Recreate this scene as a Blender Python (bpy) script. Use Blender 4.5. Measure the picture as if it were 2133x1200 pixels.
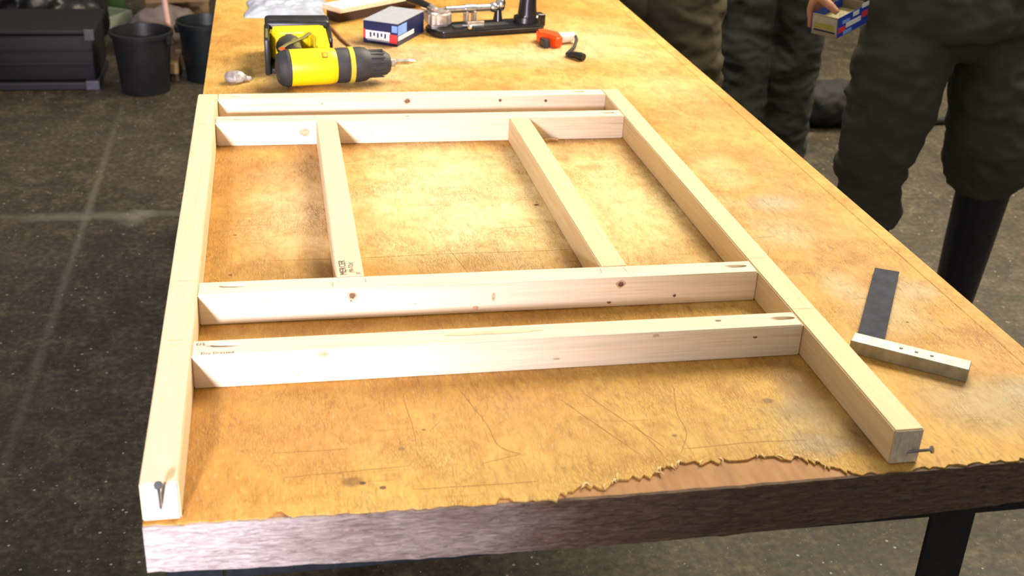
import bpy, bmesh, math, random
from mathutils import Vector, Matrix, noise
random.seed(7)
S = bpy.context.scene
COL = S.collection
for o in list(bpy.data.objects): bpy.data.objects.remove(o)

# ------------------------------------------------------------------ camera
cd = bpy.data.cameras.new('camera'); cam = bpy.data.objects.new('camera', cd); COL.objects.link(cam)
cd.sensor_width = 36; cd.sensor_fit = 'HORIZONTAL'; cd.lens = 2473.7 * 36 / 2133
cd.clip_start = 0.02; cd.clip_end = 60
RM = ((0.98142988, -0.18667994, 0.04411336), (-0.04354069, -0.44076827, -0.8965643), (0.18681434, 0.87799427, -0.44071133))
rot = Matrix((RM[0], [-v for v in RM[1]], [-v for v in RM[2]])).transposed()
cam.matrix_world = Matrix.Translation((0.141336, -0.946218, 1.563326)) @ rot.to_4x4()
cd.dof.use_dof = True; cd.dof.focus_distance = 1.75; cd.dof.aperture_fstop = 8
S.camera = cam

# ------------------------------------------------------------------ world, lights, exposure
S.view_settings.view_transform = 'Standard'; S.view_settings.look = 'None'
S.view_settings.exposure = 0.0; S.view_settings.gamma = 1.0; S.view_settings.use_curve_mapping = False
W = bpy.data.worlds.new('world'); S.world = W; W.use_nodes = True
W.node_tree.nodes['Background'].inputs[0].default_value = (1.0, 0.95, 0.88, 1)
W.node_tree.nodes['Background'].inputs[1].default_value = 0.48

def look_at(o, loc, tgt):
    o.location = loc
    o.rotation_euler = (Vector(tgt) - Vector(loc)).to_track_quat('-Z', 'Y').to_euler()
def lamp(name, kind, loc, tgt, energy, color, **k):
    l = bpy.data.lights.new(name, kind); o = bpy.data.objects.new(name, l); COL.objects.link(o)
    l.energy = energy; l.color = color
    for a, v in k.items(): setattr(l, a, v)
    look_at(o, loc, tgt); return o
# cool work lamp behind and left of the camera, warm strip lighting overhead to the rear right
lamp('work_lamp', 'SPOT', (-0.72, -3.1, 1.90), (-0.16, 0.55, 0.90), 1500, (0.95, 0.88, 1.0), spot_size=math.radians(27), spot_blend=1.0, shadow_soft_size=0.16)
lamp('ceiling_strip_light', 'AREA', (1.9, 2.1, 3.1), (0.55, 0.9, 0.86), 132, (1.0, 0.89, 0.66), shape='RECTANGLE', size=2.0, size_y=0.8)
lamp('ceiling_strip_light', 'AREA', (3.4, 3.6, 3.4), (3.2, 3.4, 0.0), 210, (1.0, 0.86, 0.62), shape='RECTANGLE', size=2.0, size_y=0.6)

# ------------------------------------------------------------------ helpers
class NT:
    def __init__(s, name):
        s.m = bpy.data.materials.new(name); s.m.use_nodes = True; s.t = s.m.node_tree
        s.b = s.t.nodes['Principled BSDF']
        s.oc = s.t.nodes.new('ShaderNodeTexCoord')
    def coord(s, which='Object', scale=(1, 1, 1), loc=(0, 0, 0)):
        n = s.t.nodes.new('ShaderNodeMapping'); n.inputs['Scale'].default_value = scale; n.inputs['Location'].default_value = loc
        s.t.links.new(s.oc.outputs[which], n.inputs[0]); return n.outputs[0]
    def noise(s, v, scale=5, detail=4, rough=.55, dist=0):
        n = s.t.nodes.new('ShaderNodeTexNoise'); s.t.links.new(v, n.inputs['Vector'])
        for k, x in (('Scale', scale), ('Detail', detail), ('Roughness', rough), ('Distortion', dist)): n.inputs[k].default_value = x
        return n.outputs['Fac']
    def voro(s, v, scale, feature='F1', out='Distance'):
        n = s.t.nodes.new('ShaderNodeTexVoronoi'); s.t.links.new(v, n.inputs['Vector']); n.inputs['Scale'].default_value = scale
        n.feature = feature; return n.outputs[out]
    def ramp(s, f, stops, mode='LINEAR'):
        n = s.t.nodes.new('ShaderNodeValToRGB'); s.t.links.new(f, n.inputs[0]); n.color_ramp.interpolation = mode
        e = n.color_ramp.elements
        while len(e) < len(stops): e.new(.5)
        for i, (p, c) in enumerate(stops):
            e[i].position = p; e[i].color = (c, c, c, 1) if isinstance(c, (int, float)) else (*c, 1)
        return n.outputs['Color']
    def mix(s, f, a, b, mode='MIX'):
        n = s.t.nodes.new('ShaderNodeMix'); n.data_type = 'RGBA'; n.blend_type = mode
        for sock, x in ((n.inputs[0], f), (n.inputs[6], a), (n.inputs[7], b)):
            if isinstance(x, tuple): sock.default_value = (*x, 1)
            elif isinstance(x, (int, float)): sock.default_value = x
            else: s.t.links.new(x, sock)
        return n.outputs[2]
    def math(s, op, a, b=0.0, clamp=False):
        n = s.t.nodes.new('ShaderNodeMath'); n.operation = op; n.use_clamp = clamp
        for sock, x in ((n.inputs[0], a), (n.inputs[1], b)):
            if isinstance(x, (int, float)): sock.default_value = x
            else: s.t.links.new(x, sock)
        return n.outputs[0]
    def blob(s, vec, c, r, wob=None, amt=.5, soft=.5):
        """1 inside an ellipse around c (radii r), ragged by wob, 0 outside"""
        n = s.t.nodes.new('ShaderNodeVectorMath'); n.operation = 'SUBTRACT'; s.t.links.new(vec, n.inputs[0]); n.inputs[1].default_value = (c[0], c[1], 0)
        d = s.t.nodes.new('ShaderNodeVectorMath'); d.operation = 'DIVIDE'; s.t.links.new(n.outputs[0], d.inputs[0]); d.inputs[1].default_value = (r[0], r[1], 1e6)
        l = s.t.nodes.new('ShaderNodeVectorMath'); l.operation = 'LENGTH'; s.t.links.new(d.outputs[0], l.inputs[0])
        v = l.outputs['Value']
        if wob is not None: v = s.math('ADD', v, s.math('MULTIPLY', s.math('SUBTRACT', wob, .5), amt * 2))
        mr = s.t.nodes.new('ShaderNodeMapRange'); s.t.links.new(v, mr.inputs[0])
        mr.inputs[1].default_value = 1; mr.inputs[2].default_value = 1 - soft; mr.inputs[3].default_value = 0; mr.inputs[4].default_value = 1
        return mr.outputs[0]
    def bump(s, h, strength=.3, dist=.002):
        n = s.t.nodes.new('ShaderNodeBump'); s.t.links.new(h, n.inputs['Height']); n.inputs['Strength'].default_value = strength; n.inputs['Distance'].default_value = dist
        s.t.links.new(n.outputs[0], s.b.inputs['Normal'])
    def done(s, col=None, rough=.6, metal=0.0, **k):
        if col is not None:
            if isinstance(col, tuple): s.b.inputs['Base Color'].default_value = (*col, 1)
            else: s.t.links.new(col, s.b.inputs['Base Color'])
        if isinstance(rough, (int, float)): s.b.inputs['Roughness'].default_value = rough
        else: s.t.links.new(rough, s.b.inputs['Roughness'])
        s.b.inputs['Metallic'].default_value = metal
        for a, v in k.items(): s.b.inputs[a.replace('_', ' ')].default_value = v
        return s.m
def plain(name, col, rough=.5, metal=0.0, var=.12, sc=40, bump=.1, **k):
    n = NT(name); v = n.coord(); f = n.noise(v, sc, 3)
    c = n.ramp(f, [(.3, tuple(x * (1 - var) for x in col)), (.7, tuple(min(1, x * (1 + var)) for x in col))])
    if bump: n.bump(f, bump, .001)
    return n.done(c, rough, metal, **k)

def obj(name, data, mat=None, parent=None, loc=None, rot=None, smooth=False, free=True):
    if isinstance(data, bmesh.types.BMesh):
        bmesh.ops.recalc_face_normals(data, faces=data.faces[:])
        me = bpy.data.meshes.new(name); data.to_mesh(me)
        if free: data.free()
    else: me = data
    o = bpy.data.objects.new(name, me); COL.objects.link(o)
    if mat: 
        me.materials.clear(); me.materials.append(mat)
    if smooth:
        for p in me.polygons: p.use_smooth = True
        if smooth != 'all':
            me.set_sharp_from_angle(angle=math.radians(38))
    if parent: o.parent = parent
    if loc: o.location = loc
    if rot: o.rotation_euler = rot
    return o
def tag(o, label=None, cat=None, group=None, kind=None):
    for k, v in (('label', label), ('category', cat), ('group', group), ('kind', kind)):
        if v: o[k] = v
    return o
def empty(name, loc, label, cat, rz=0, group=None):
    o = bpy.data.objects.new(name, None); COL.objects.link(o); o.location = loc; o.rotation_euler = (0, 0, rz); o.empty_display_size = .05
    return tag(o, label, cat, group)
def rbox(x0, x1, y0, y1, z0, z1, bev=.002, seg=2, bm=None):
    b = bmesh.new()
    bmesh.ops.create_cube(b, size=1)
    for v in b.verts: v.co = Vector((x0 + (v.co.x + .5) * (x1 - x0), y0 + (v.co.y + .5) * (y1 - y0), z0 + (v.co.z + .5) * (z1 - z0)))
    if bev: bmesh.ops.bevel(b, geom=b.edges[:], offset=bev, segments=seg, affect='EDGES', profile=.5)
    if bm is None: return b
    join(bm, b); return bm
def join(dst, src, mat=None):
    me = bpy.data.meshes.new('tmp'); src.to_mesh(me); src.free()
    if mat is not None: me.transform(mat)
    dst.from_mesh(me); bpy.data.meshes.remove(me); return dst
def prism(pts, z0, z1, bev=0, seg=2):
    b = bmesh.new()
    f = b.faces.new([b.verts.new((x, y, z0)) for x, y in pts])
    r = bmesh.ops.extrude_face_region(b, geom=[f])
    for v in r['geom']:
        if isinstance(v, bmesh.types.BMVert): v.co.z = z1
    bmesh.ops.recalc_face_normals(b, faces=b.faces[:])
    if bev: bmesh.ops.bevel(b, geom=b.edges[:], offset=bev, segments=seg, affect='EDGES')
    return b
def lathe(prof, seg=32, axis='Z', cap=True):
    """prof: (r, z) pairs, closed by caps"""
    b = bmesh.new(); rings = []
    for r, z in prof:
        rings.append([b.verts.new((r * math.cos(a), r * math.sin(a), z)) for a in [2 * math.pi * i / seg for i in range(seg)]])
    for A, B in zip(rings, rings[1:]):
        for i in range(seg): b.faces.new((A[i], A[(i + 1) % seg], B[(i + 1) % seg], B[i]))
    if cap: b.faces.new(rings[0][::-1]); b.faces.new(rings[-1])
    if axis == 'X': b.transform(Matrix.Rotation(math.radians(90), 4, 'Y'))
    return b
def tube(path, rad, seg=12, flat=None, up=(0, 0, 1), bm=None):
    """sweep; rad number, list, or list of (a, b); flat: fixed frame up vector"""
    b = bmesh.new(); P = [Vector(p) for p in path]; rings = []
    ref = Vector(up)
    for i, p in enumerate(P):
        t = (P[min(i + 1, len(P) - 1)] - P[max(i - 1, 0)]).normalized()
        x = t.cross(ref)
        if x.length < 1e-4: x = t.cross(Vector((1, 0, 0)))
        x.normalize(); y = x.cross(t).normalized()
        r = rad[i] if isinstance(rad, (list, tuple)) else rad
        ra, rb = r if isinstance(r, (list, tuple)) else (r, r)
        rings.append([b.verts.new(p + x * ra * math.cos(a) + y * rb * math.sin(a)) for a in [2 * math.pi * k / seg for k in range(seg)]])
    for A, B in zip(rings, rings[1:]):
        for k in range(seg): b.faces.new((A[k], A[(k + 1) % seg], B[(k + 1) % seg], B[k]))
    b.faces.new(rings[0][::-1]); b.faces.new(rings[-1])
    bmesh.ops.recalc_face_normals(b, faces=b.faces[:])
    if bm is not None: return join(bm, b)
    return b
def ball(c, r, bm=None, seg=16, rot=None):
    b = bmesh.new(); bmesh.ops.create_uvsphere(b, u_segments=seg, v_segments=seg // 2 + 2, radius=1)
    r = r if isinstance(r, (list, tuple)) else (r, r, r)
    m = Matrix.Translation(c) @ (rot if rot else Matrix()) @ Matrix.Diagonal((*r, 1))
    b.transform(m)
    return join(bm, b) if bm is not None else b
def apply_mods(me, mods):
    o = bpy.data.objects.new('tmp', me); COL.objects.link(o)
    for typ, kw in mods:
        m = o.modifiers.new('m', typ)
        for k, v in kw.items(): setattr(m, k, v)
    dg = bpy.context.evaluated_depsgraph_get(); dg.update()
    out = bpy.data.meshes.new_from_object(o.evaluated_get(dg))
    out.name = me.name
    bpy.data.objects.remove(o); bpy.data.meshes.remove(me); return out
def fuse(bm, voxel, smooth=6, fac=.5):
    me = bpy.data.meshes.new('fused'); bm.to_mesh(me); bm.free()
    return apply_mods(me, [('REMESH', dict(mode='VOXEL', voxel_size=voxel)), ('SMOOTH', dict(iterations=smooth, factor=fac))])
def wrinkle(me, amp, scale, stretch=(1, 1, 1), seed=0, ridged=True):
    nr = [v.normal.copy() for v in me.vertices]
    for v, n in zip(me.vertices, nr):
        p = Vector((v.co.x * stretch[0] * scale + seed, v.co.y * stretch[1] * scale, v.co.z * stretch[2] * scale))
        f = noise.noise(p) + .5 * noise.noise(p * 2.1)
        if ridged: f = 1 - 2 * abs(f) if abs(f) < 1 else 0
        v.co += n * (amp * f)
    me.update()

# ------------------------------------------------------------------ materials
def timber_mat(name, seed, base=(.80, .625, .385), dark=(.62, .40, .19)):
    n = NT(name)
    v = n.coord('Object', (1.2, 34, 34), (seed, seed * 1.7, seed * .6))
    g = n.noise(v, 3.2, 5, .6, .35)
    v2 = n.coord('Object', (9, 420, 420), (seed, 0, 0))
    fine = n.noise(v2, 1.0, 2, .5)
    big = n.noise(n.coord('Object', (2, 9, 9), (seed * 3, 0, 0)), 2.0, 2)
    c = n.ramp(g, [(.28, tuple(a * .90 for a in base)), (.46, base), (.58, tuple(min(1, a * 1.05) for a in base)), (.70, tuple(.6 * a + .4 * d for a, d in zip(base, dark)))])
    c = n.mix(n.math('MULTIPLY', big, .10), c, dark)
    c = n.mix(.32, c, n.ramp(fine, [(.3, .55), (.7, 1.0)]), 'MULTIPLY')
    n.bump(fine, .14, .0006)
    return n.done(c, .62)
TM = [timber_mat('pine_%d' % i, 3.1 * i + 1, b) for i, b in enumerate([(.80, .635, .41), (.82, .69, .52), (.81, .675, .50), (.78, .595, .33)])]
def ply_mat():
    n = NT('plywood_top'); v = n.coord()
    wob = n.noise(v, 9, 5, .65); wob2 = n.noise(n.coord('Object', (1, 1, 1), (5, 3, 0)), 26, 4, .6)
    big = n.noise(v, 3.0, 5, .6, .4)
    c = n.ramp(big, [(.25, (.41, .175, .026)), (.42, (.56, .29, .052)), (.56, (.63, .37, .085)), (.75, (.68, .46, .14))])
    # golden wash, pale scuffed and reddish varnish zones; shade beside stiles painted in
    for cx, cy, rx, ry, colr, k in [
        (.42, .78, .28, .34, (.87, .71, .37), .95), (.66, .75, .22, .38, (.86, .69, .35), .9), (.17, .76, .14, .30, (.74, .51, .26), .8), (.11, .55, .10, .10, (.58, .32, .10), .7),
        (.16, .12, .14, .10, (.50, .225, .06), .6), (.36, .10, .2, .12, (.60, .33, .085), .5), (.05, .9, .05, .5, (.55, .25, .05), .7),  # darker orange strips inside the left stile: its cast shadow painted in
        (.05, .15, .05, .25, (.52, .24, .05), .7), (.93, 1.35, .11, .6, (.70, .42, .14), .6), (.86, 1.75, .2, .18, (.70, .53, .28), .75),
        (.62, 1.62, .5, .12, (.78, .55, .31), .8), (.97, .75, .07, .35, (.60, .32, .10), .7), (.30, 1.55, .2, .3, (.78, .56, .33), .75), (.85, 1.35, .3, .12, (.74, .50, .22), .6), (.75, 1.95, .35, .14, (.70, .42, .14), .6),
        (.915, .72, .06, .05, (.46, .39, .27), .85), (.885, .86, .05, .10, (.66, .50, .25), .7), (.89, .60, .07, .08, (.62, .50, .30), .7), (1.0, .40, .045, .05, (.50, .41, .28), .7),
        (.93, .34, .07, .08, (.60, .46, .27), .7), (1.0, .22, .06, .10, (.60, .33, .11), .7), (.94, .10, .10, .09, (.46, .36, .20), .8),
        (.72, .09, .08, .06, (.46, .35, .19), .8), (.70, .045, .05, .03, (.42, .34, .23), .8), (.725, .15, .035, .10, (.26, .17, .075), .85), (.70, .115, .06, .03, (.30, .22, .12), .7), (.755, .05, .03, .05, (.25, .16, .07), .8), (1.0, .12, .05, .06, (.45, .38, .27), .85), (.90, .42, .04, .08, (.56, .44, .26), .7),  # dark browns by the right stile: wear with the stile's shadow painted in
        (1.03, .06, .08, .05, (.50, .43, .30), .8), (.40, .25, .2, .03, (.62, .40, .18), .6), (.40, .49, .33, .075, (.58, .33, .11), .6), (.62, .95, .03, .03, (.58, .32, .10), .7), (.66, .90, .03, .02, (.58, .32, .10), .7), (.48, .96, .04, .02, (.60, .36, .13), .6)]:
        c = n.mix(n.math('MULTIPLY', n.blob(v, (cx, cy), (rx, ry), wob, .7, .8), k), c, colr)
    # open grain: short fibres along the bench, plus cross checks
    gr = n.noise(n.coord('Object', (210, 42, 1)), 1.0, 5, .68, 1.1)
    gm = n.ramp(gr, [(.30, .30), (.46, .80), (.62, 1.0)])
    c = n.mix(n.ramp(n.noise(v, 6.5, 3), [(.35, .25), (.65, .8)]), c, gm, 'MULTIPLY')
    mo = n.noise(n.coord('Object', (1, .6, 1), (2, 7, 0)), 34, 5, .7, .6)
    c = n.mix(.75, c, n.ramp(mo, [(.30, (.70, .60, .42)), (.50, (1.0, .99, .94)), (.70, (1.14, 1.18, 1.18))]), 'MULTIPLY')
    lt = n.ramp(n.noise(n.coord('Object', (240, 70, 1), (3, 9, 0)), 1.0, 3, .6), [(.60, 0.0), (.74, 1.0)])
    c = n.mix(n.math('MULTIPLY', lt, .35), c, (.80, .60, .33))
    st = n.ramp(n.noise(n.coord('Object', (14, 3, 1)), 2.2, 5, .7), [(.53, 0.0), (.68, 1.0)])
    c = n.mix(n.math('MULTIPLY', st, .28), c, (.46, .20, .04))
    # checks along x
    ck = n.ramp(n.noise(n.coord('Object', (7, 190, 1)), 1.0, 3, .55, .3), [(.66, 0.0), (.71, 1.0)])
    c = n.mix(n.math('MULTIPLY', ck, .45), c, (.28, .12, .03))
    # crackled varnish
    vn = n.t.nodes.new('ShaderNodeVectorMath'); vn.operation = 'ADD'
    dn = n.t.nodes.new('ShaderNodeTexNoise'); n.t.links.new(v, dn.inputs['Vector']); dn.inputs['Scale'].default_value = 60; dn.inputs['Detail'].default_value = 3
    sc_ = n.t.nodes.new('ShaderNodeVectorMath'); sc_.operation = 'SCALE'; n.t.links.new(dn.outputs['Color'], sc_.inputs[0]); sc_.inputs['Scale'].default_value = 1.6
    n.t.links.new(n.coord('Object', (380, 95, 1)), vn.inputs[0]); n.t.links.new(sc_.outputs[0], vn.inputs[1])
    cr_ = n.ramp(n.voro(vn.outputs[0], 1.0, 'DISTANCE_TO_EDGE'), [(.0, 1.0), (.14, 0.0)])
    crk = n.math('MULTIPLY', cr_, n.ramp(n.noise(n.coord('Object', (1, 1, 1), (4, 1, 0)), 11, 4, .65), [(.42, .0), (.62, .55)]))
    c = n.mix(crk, c, (.30, .12, .025))
    # knots and holes
    for (x, y, r, k) in [(.533, .742, .0055, 1), (.198, .039, .013, .55), (.208, .036, .004, 1), (.227, .026, .004, .9), (.28, .125, .0028, .8), (.253, .092, .005, .5),
                         (.548, .081, .004, .7), (.678, .138, .009, .6), (.069, .531, .004, .9), (.939, .304, .0032, 1), (.907, .309, .0032, 1), (.073, .664, .003, .8), (.58, .60, .003, .7), (.42, .41, .003, .6)]:
        c = n.mix(n.math('MULTIPLY', n.blob(v, (x, y), (r, r * .8), wob2, .35, .45), k), c, (.10, .045, .02))
    n.bump(n.math('SUBTRACT', n.math('ADD', gr, n.math('MULTIPLY', lt, .5)), n.math('MULTIPLY', crk, .8)), .6, .0012)
    return n.done(c, n.ramp(big, [(.3, .55), (.7, .72)]), Specular_IOR_Level=.32)
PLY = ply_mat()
def core_mat():
    n = NT('ply_core'); v = n.coord('Object', (40, 8, 40)); f = n.noise(v, 2, 4)
    n.bump(f, .4, .001)
    return n.done(n.ramp(f, [(.3, (.33, .15, .05)), (.7, (.46, .235, .085))]), .75)
CORE = core_mat()
def fascia_mat():
    n = NT('edge_board'); v = n.coord('Object', (22, 90, 150)); f = n.noise(v, 2.2, 8, .78, 1.0)
    big = n.noise(n.coord('Object', (5, 5, 10)), 1.5, 4)
    c = n.ramp(f, [(.30, (.022, .011, .007)), (.44, (.085, .046, .027)), (.58, (.16, .097, .06)), (.72, (.30, .20, .14))])
    pale = n.blob(n.coord('Object', (1, 1, 1)), (.0, 0), (.40, 9), big, .45, .95)  # lamp falloff painted in, board whitest at its left end
    c = n.mix(n.math('MULTIPLY', pale, .85), c, n.ramp(f, [(.3, (.10, .08, .075)), (.43, (.46, .39, .37)), (.58, (.76, .68, .66))]))
    n.bump(f, .8, .0025)
    return n.done(c, .8)
FASC = fascia_mat()
def steel_mat(name, col, rough=.45, metal=.5):
    n = NT(name); f = n.noise(n.coord('Object', (1, 1, 1)), 60, 4)
    n.bump(f, .12, .0008)
    return n.done(n.ramp(f, [(.3, tuple(a * .7 for a in col)), (.7, tuple(a * 1.3 for a in col))]), rough, metal)
DSTEEL = steel_mat('dark_painted_steel', (.013, .016, .020), .42, .2)
CHROME = steel_mat('bright_steel', (.72, .72, .74), .18, 1.0)
DULL = steel_mat('cast_alloy', (.50, .44, .38), .42, .75)
NAIL = steel_mat('nail_steel', (.30, .32, .38), .32, .9)
BLADE = steel_mat('blued_blade', (.035, .038, .060), .8, 0.0); BLADE.node_tree.nodes['Principled BSDF'].inputs['Specular IOR Level'].default_value = .2
BLACKP = plain('black_plastic', (.012, .012, .014), .38, var=.3)
BLACKM = plain('black_enamel', (.010, .009, .010), .28, var=.3)
RUBBER = plain('charcoal_rubber', (.03, .029, .031), .6, var=.25)
YELLOW = plain('yellow_plastic', (.90, .62, .005), .38, var=.06)
OLIVE = plain('olive_rubber', (.17, .15, .03), .55)
ORANGE = plain('orange_plastic', (.95, .085, .005), .35, var=.05)
CLEARP = plain('cloudy_plastic', (.80, .66, .56), .3, var=.1)
BUCKET = plain('bucket_plastic', (.010, .010, .011), .42, var=.35, sc=12)
BUCKETG = plain('bucket_plastic_green', (.007, .011, .012), .4, var=.35, sc=12)
INK = plain('print_ink', (.05, .045, .045), .7, var=.3, sc=300, bump=0)
PENCIL = plain('pencil', (.33, .25, .17), .7, bump=0)
SCR = plain('scratch_dirt', (.30, .14, .035), .8, bump=0)
KNOT = plain('knot', (.17, .085, .045), .6, var=.5, sc=300)
KNOTL = plain('knot_pale', (.56, .37, .22), .6, var=.3, sc=300)
ENDG = None
def endgrain():
    n = NT('end_grain'); v = n.coord('Object', (1, 1, 1)); f = n.noise(n.coord('Object', (1, 260, 120)), 1, 3); 
    n.bump(f, .4, .0006)
    return n.done(n.ramp(f, [(.3, (.46, .38, .29)), (.7, (.70, .60, .47))]), .8)
ENDG = endgrain()
WOODB = plain('block_wood', (.28, .17, .07), .7, sc=30)
WHITEC = plain('white_card', (.78, .76, .74), .6, var=.06)
GREYC = plain('grey_card', (.33, .345, .40), .6, var=.06)
BLUEC = plain('blue_print', (.02, .06, .42), .45, var=.1)
NAVYC = plain('navy_print', (.012, .018, .075), .4, var=.15)
REDC = plain('red_print', (.72, .045, .05), .45, var=.1)
LBLUE = plain('light_blue_print', (.20, .38, .85), .45, var=.15)
KRAFT = plain('kraft_card', (.36, .29, .17), .75, var=.15)
def floor_mat():
    n = NT('concrete_floor'); v = n.coord()
    a = n.noise(v, 1.1, 6, .65); b = n.noise(v, 9, 6, .7, .5); d = n.noise(v, 55, 4, .7)
    c = n.ramp(b, [(.28, (.011, .0075, .004)), (.5, (.039, .029, .015)), (.72, (.120, .092, .049))])
    c = n.mix(n.ramp(a, [(.35, 0.0), (.65, .7)]), c, (.064, .050, .030))
    c = n.mix(.85, c, n.ramp(d, [(.32, .25), (.5, .9), (.68, 1.9)]), 'MULTIPLY')
    # worn painted lines
    for cx, cy, rx, ry, k in [(-.49, 2.7, .018, 1.5, .35), (-.45, 2.83, .42, .045, .45), (-.33, 2.8, .06, .08, .6)]:
        c = n.mix(n.math('MULTIPLY', n.blob(v, (cx, cy), (rx, ry), b, 1.4, .9), k), c, (.23, .21, .16))
    c = n.mix(n.math('MULTIPLY', n.blob(v, (-.13, 1.2), (.05, .9), b, 1.2, .9), .35), c, (.12, .15, .05))
    vo = n.voro(n.coord('Object', (1, 1, 1)), 34)
    sp = n.math('MULTIPLY', n.math('LESS_THAN', vo, .11), n.math('GREATER_THAN', n.noise(v, 17, 2), .52))
    c = n.mix(n.math('MULTIPLY', sp, .75), c, (.42, .38, .32))
    vo2 = n.voro(n.coord('Object', (1, 1, 1), (3, 4, 0)), 95)
    sp2 = n.math('MULTIPLY', n.math('LESS_THAN', vo2, .16), n.math('GREATER_THAN', n.noise(v, 31, 2), .52))
    c = n.mix(n.math('MULTIPLY', sp2, .5), c, (.25, .23, .19))
    n.bump(b, .35, .003)
    return n.done(c, n.ramp(a, [(.3, .55), (.7, .75)]))
FLOOR = floor_mat()
WALLM = plain('dull_wall', (.16, .15, .13), .85, sc=6)

# ------------------------------------------------------------------ setting
tag(obj('floor', rbox(-5, 7, -4, 8.6, -.1, 0, 0), FLOOR), kind='structure')
tag(obj('wall_back', rbox(-5, 7, 8.6, 8.8, -.1, 3.6, 0), WALLM), kind='structure')
tag(obj('wall_right', rbox(7, 7.2, -4, 8.8, -.1, 3.6, 0), WALLM), kind='structure')

# ------------------------------------------------------------------ workbench
H = .86; TW = 1.058; TY1 = 2.75
bench = empty('workbench', (0, 0, 0), 'long wooden workbench with worn golden plywood top and dark steel legs', 'workbench')
VT = .0022
# veneer sheet with a ragged front edge and a torn-out strip showing the brown core
front = [(0.0, -.003)]
tears = [(.118, .120, .004), (.127, .016, .0), (.136, .004, 0)]
def base_y(x): return -.004 - .010 * math.sin(min(1, x / 1.05) * math.pi)
torn = [(.395, -.011), (.410, -.001), (.430, .006), (.446, .001), (.460, .008), (.465, .017), (.488, .014), (.510, .015), (.513, .023), (.525, .026), (.538, .032), (.56, .029), (.585, .031), (.608, .027), (.627, .033), (.648, .028), (.668, .026), (.676, .018), (.685, .015), (.692, .006), (.704, -.002), (.716, -.010)]
x = .008
pts = [(0, base_y(0))]
while x < .39:
    j = random.uniform(-.0016, .0016)
    if .118 < x < .137: j += .012 * (1 - abs(x - .127) / .010)
    if .335 < x < .349: j += .009
    pts.append((x, base_y(x) + j)); x += random.uniform(.003, .007)
for i, (a, b) in enumerate(zip(torn, torn[1:])):
    n = 4
    for k in range(n):
        t = k / n
        pts.append((a[0] + (b[0] - a[0]) * t, a[1] + (b[1] - a[1]) * t + random.choice((-.0004, .0006, -.0012, .0016, -.0045, .0028, -.0065))))
x = .722
while x < TW - .03:
    pts.append((x, base_y(x) + random.uniform(-.003, .003))); x += random.uniform(.003, .008)
xr = TW - .027
pts += [(xr, base_y(xr)), (xr, TY1), (0, TY1)]
v = prism(pts, H - VT, H)
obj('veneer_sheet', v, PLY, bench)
core = prism([(0, -.003)] + [(i * TW / 24, base_y(i * TW / 24) + .001) for i in range(1, 25)] + [(TW - .0285, TY1), (0, TY1)], H - .024, H - VT - .0002)
core = prism([(i * (TW - .0285) / 24, base_y(i * (TW - .0285) / 24) + .001) for i in range(25)] + [(TW - .0285, TY1), (0, TY1)], H - .024, H - VT - .0002)
obj('core_board', core, CORE, bench)
# hardwood strip let in along the right edge, with a narrow open joint
obj('edge_strip', rbox(TW - .0255, TW, -.005, TY1, H - .026, H - .0006, .0015), PLY, bench)
# front edge board, slightly bowed
b = bmesh.new(); N_ = 90; rows = [0, .2, .4, .6, .8, 1.0]; grid = []
for i in range(N_ + 1):
    x = TW * i / N_; yb = base_y(x)
    top = H - .0016 + .0012 * noise.noise(Vector((x * 40, 0, 0))); bot = H - .054 - .0075 * math.sin(min(1, x / 1.0) * math.pi) + .0014 * noise.noise(Vector((x * 30, 5, 0)))
    grid.append([b.verts.new((x, yb - .0035 + .0016 * noise.noise(Vector((x * 60, r * 6, 2))), top + (bot - top) * r)) for r in rows] + [b.verts.new((x, yb + .0008, bot)), b.verts.new((x, yb + .0008, top))])
for A, B in zip(grid, grid[1:]):
    n = len(A)
    for k in range(n): b.faces.new((A[k], A[(k + 1) % n], B[(k + 1) % n], B[k]))
b.faces.new(grid[0][::-1]); b.faces.new(grid[-1])
obj('front_edge_board', b, FASC, bench, smooth=True)
obj('side_edge_board', rbox(.004, .028, .032, TY1, H - .062, H - .0245, .002), FASC, bench)
obj('side_edge_board', rbox(TW - .028, TW - .004, .032, TY1, H - .062, H - .0268, .002), FASC, bench)
# steel underframe: angle-iron rails and legs
def angle(name, x0, y0, z0, z1, sx, sy, w=.055, t=.006):
    P = [(0, 0), (w, 0), (w, t), (t, t), (t, w), (0, w)]
    P = [(x0 + sx * a, y0 + sy * c) for a, c in P]
    if sx * sy < 0: P = P[::-1]
    return obj(name, prism(P, z0, z1, .0008, 1), DSTEEL, bench)
for (x0, y0, sx, sy) in [(.012, .034, 1, 1), (.905, .034, -1, 1), (.03, TY1 - .05, 1, -1), (TW - .03, TY1 - .05, -1, -1)]:
    angle('leg', x0, y0, 0, H - .064, sx, sy)
obj('front_rail', rbox(.07, TW - .03, .030, .036, H - .100, H - .0635, .001), DSTEEL, bench)
obj('front_rail_flange', rbox(.012, TW - .03, .0365, .075, H - .0698, H - .0635, .001), DSTEEL, bench)
obj('side_rail', rbox(.03, .036, .09, TY1 - .06, H - .105, H - .0635, .001), DSTEEL, bench)
obj('side_rail', rbox(TW - .036, TW - .03, .09, TY1 - .06, H - .105, H - .0635, .001), DSTEEL, bench)
obj('back_rail', rbox(.04, TW - .04, TY1 - .044, TY1 - .038, H - .105, H - .0635, .001), DSTEEL, bench)
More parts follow.
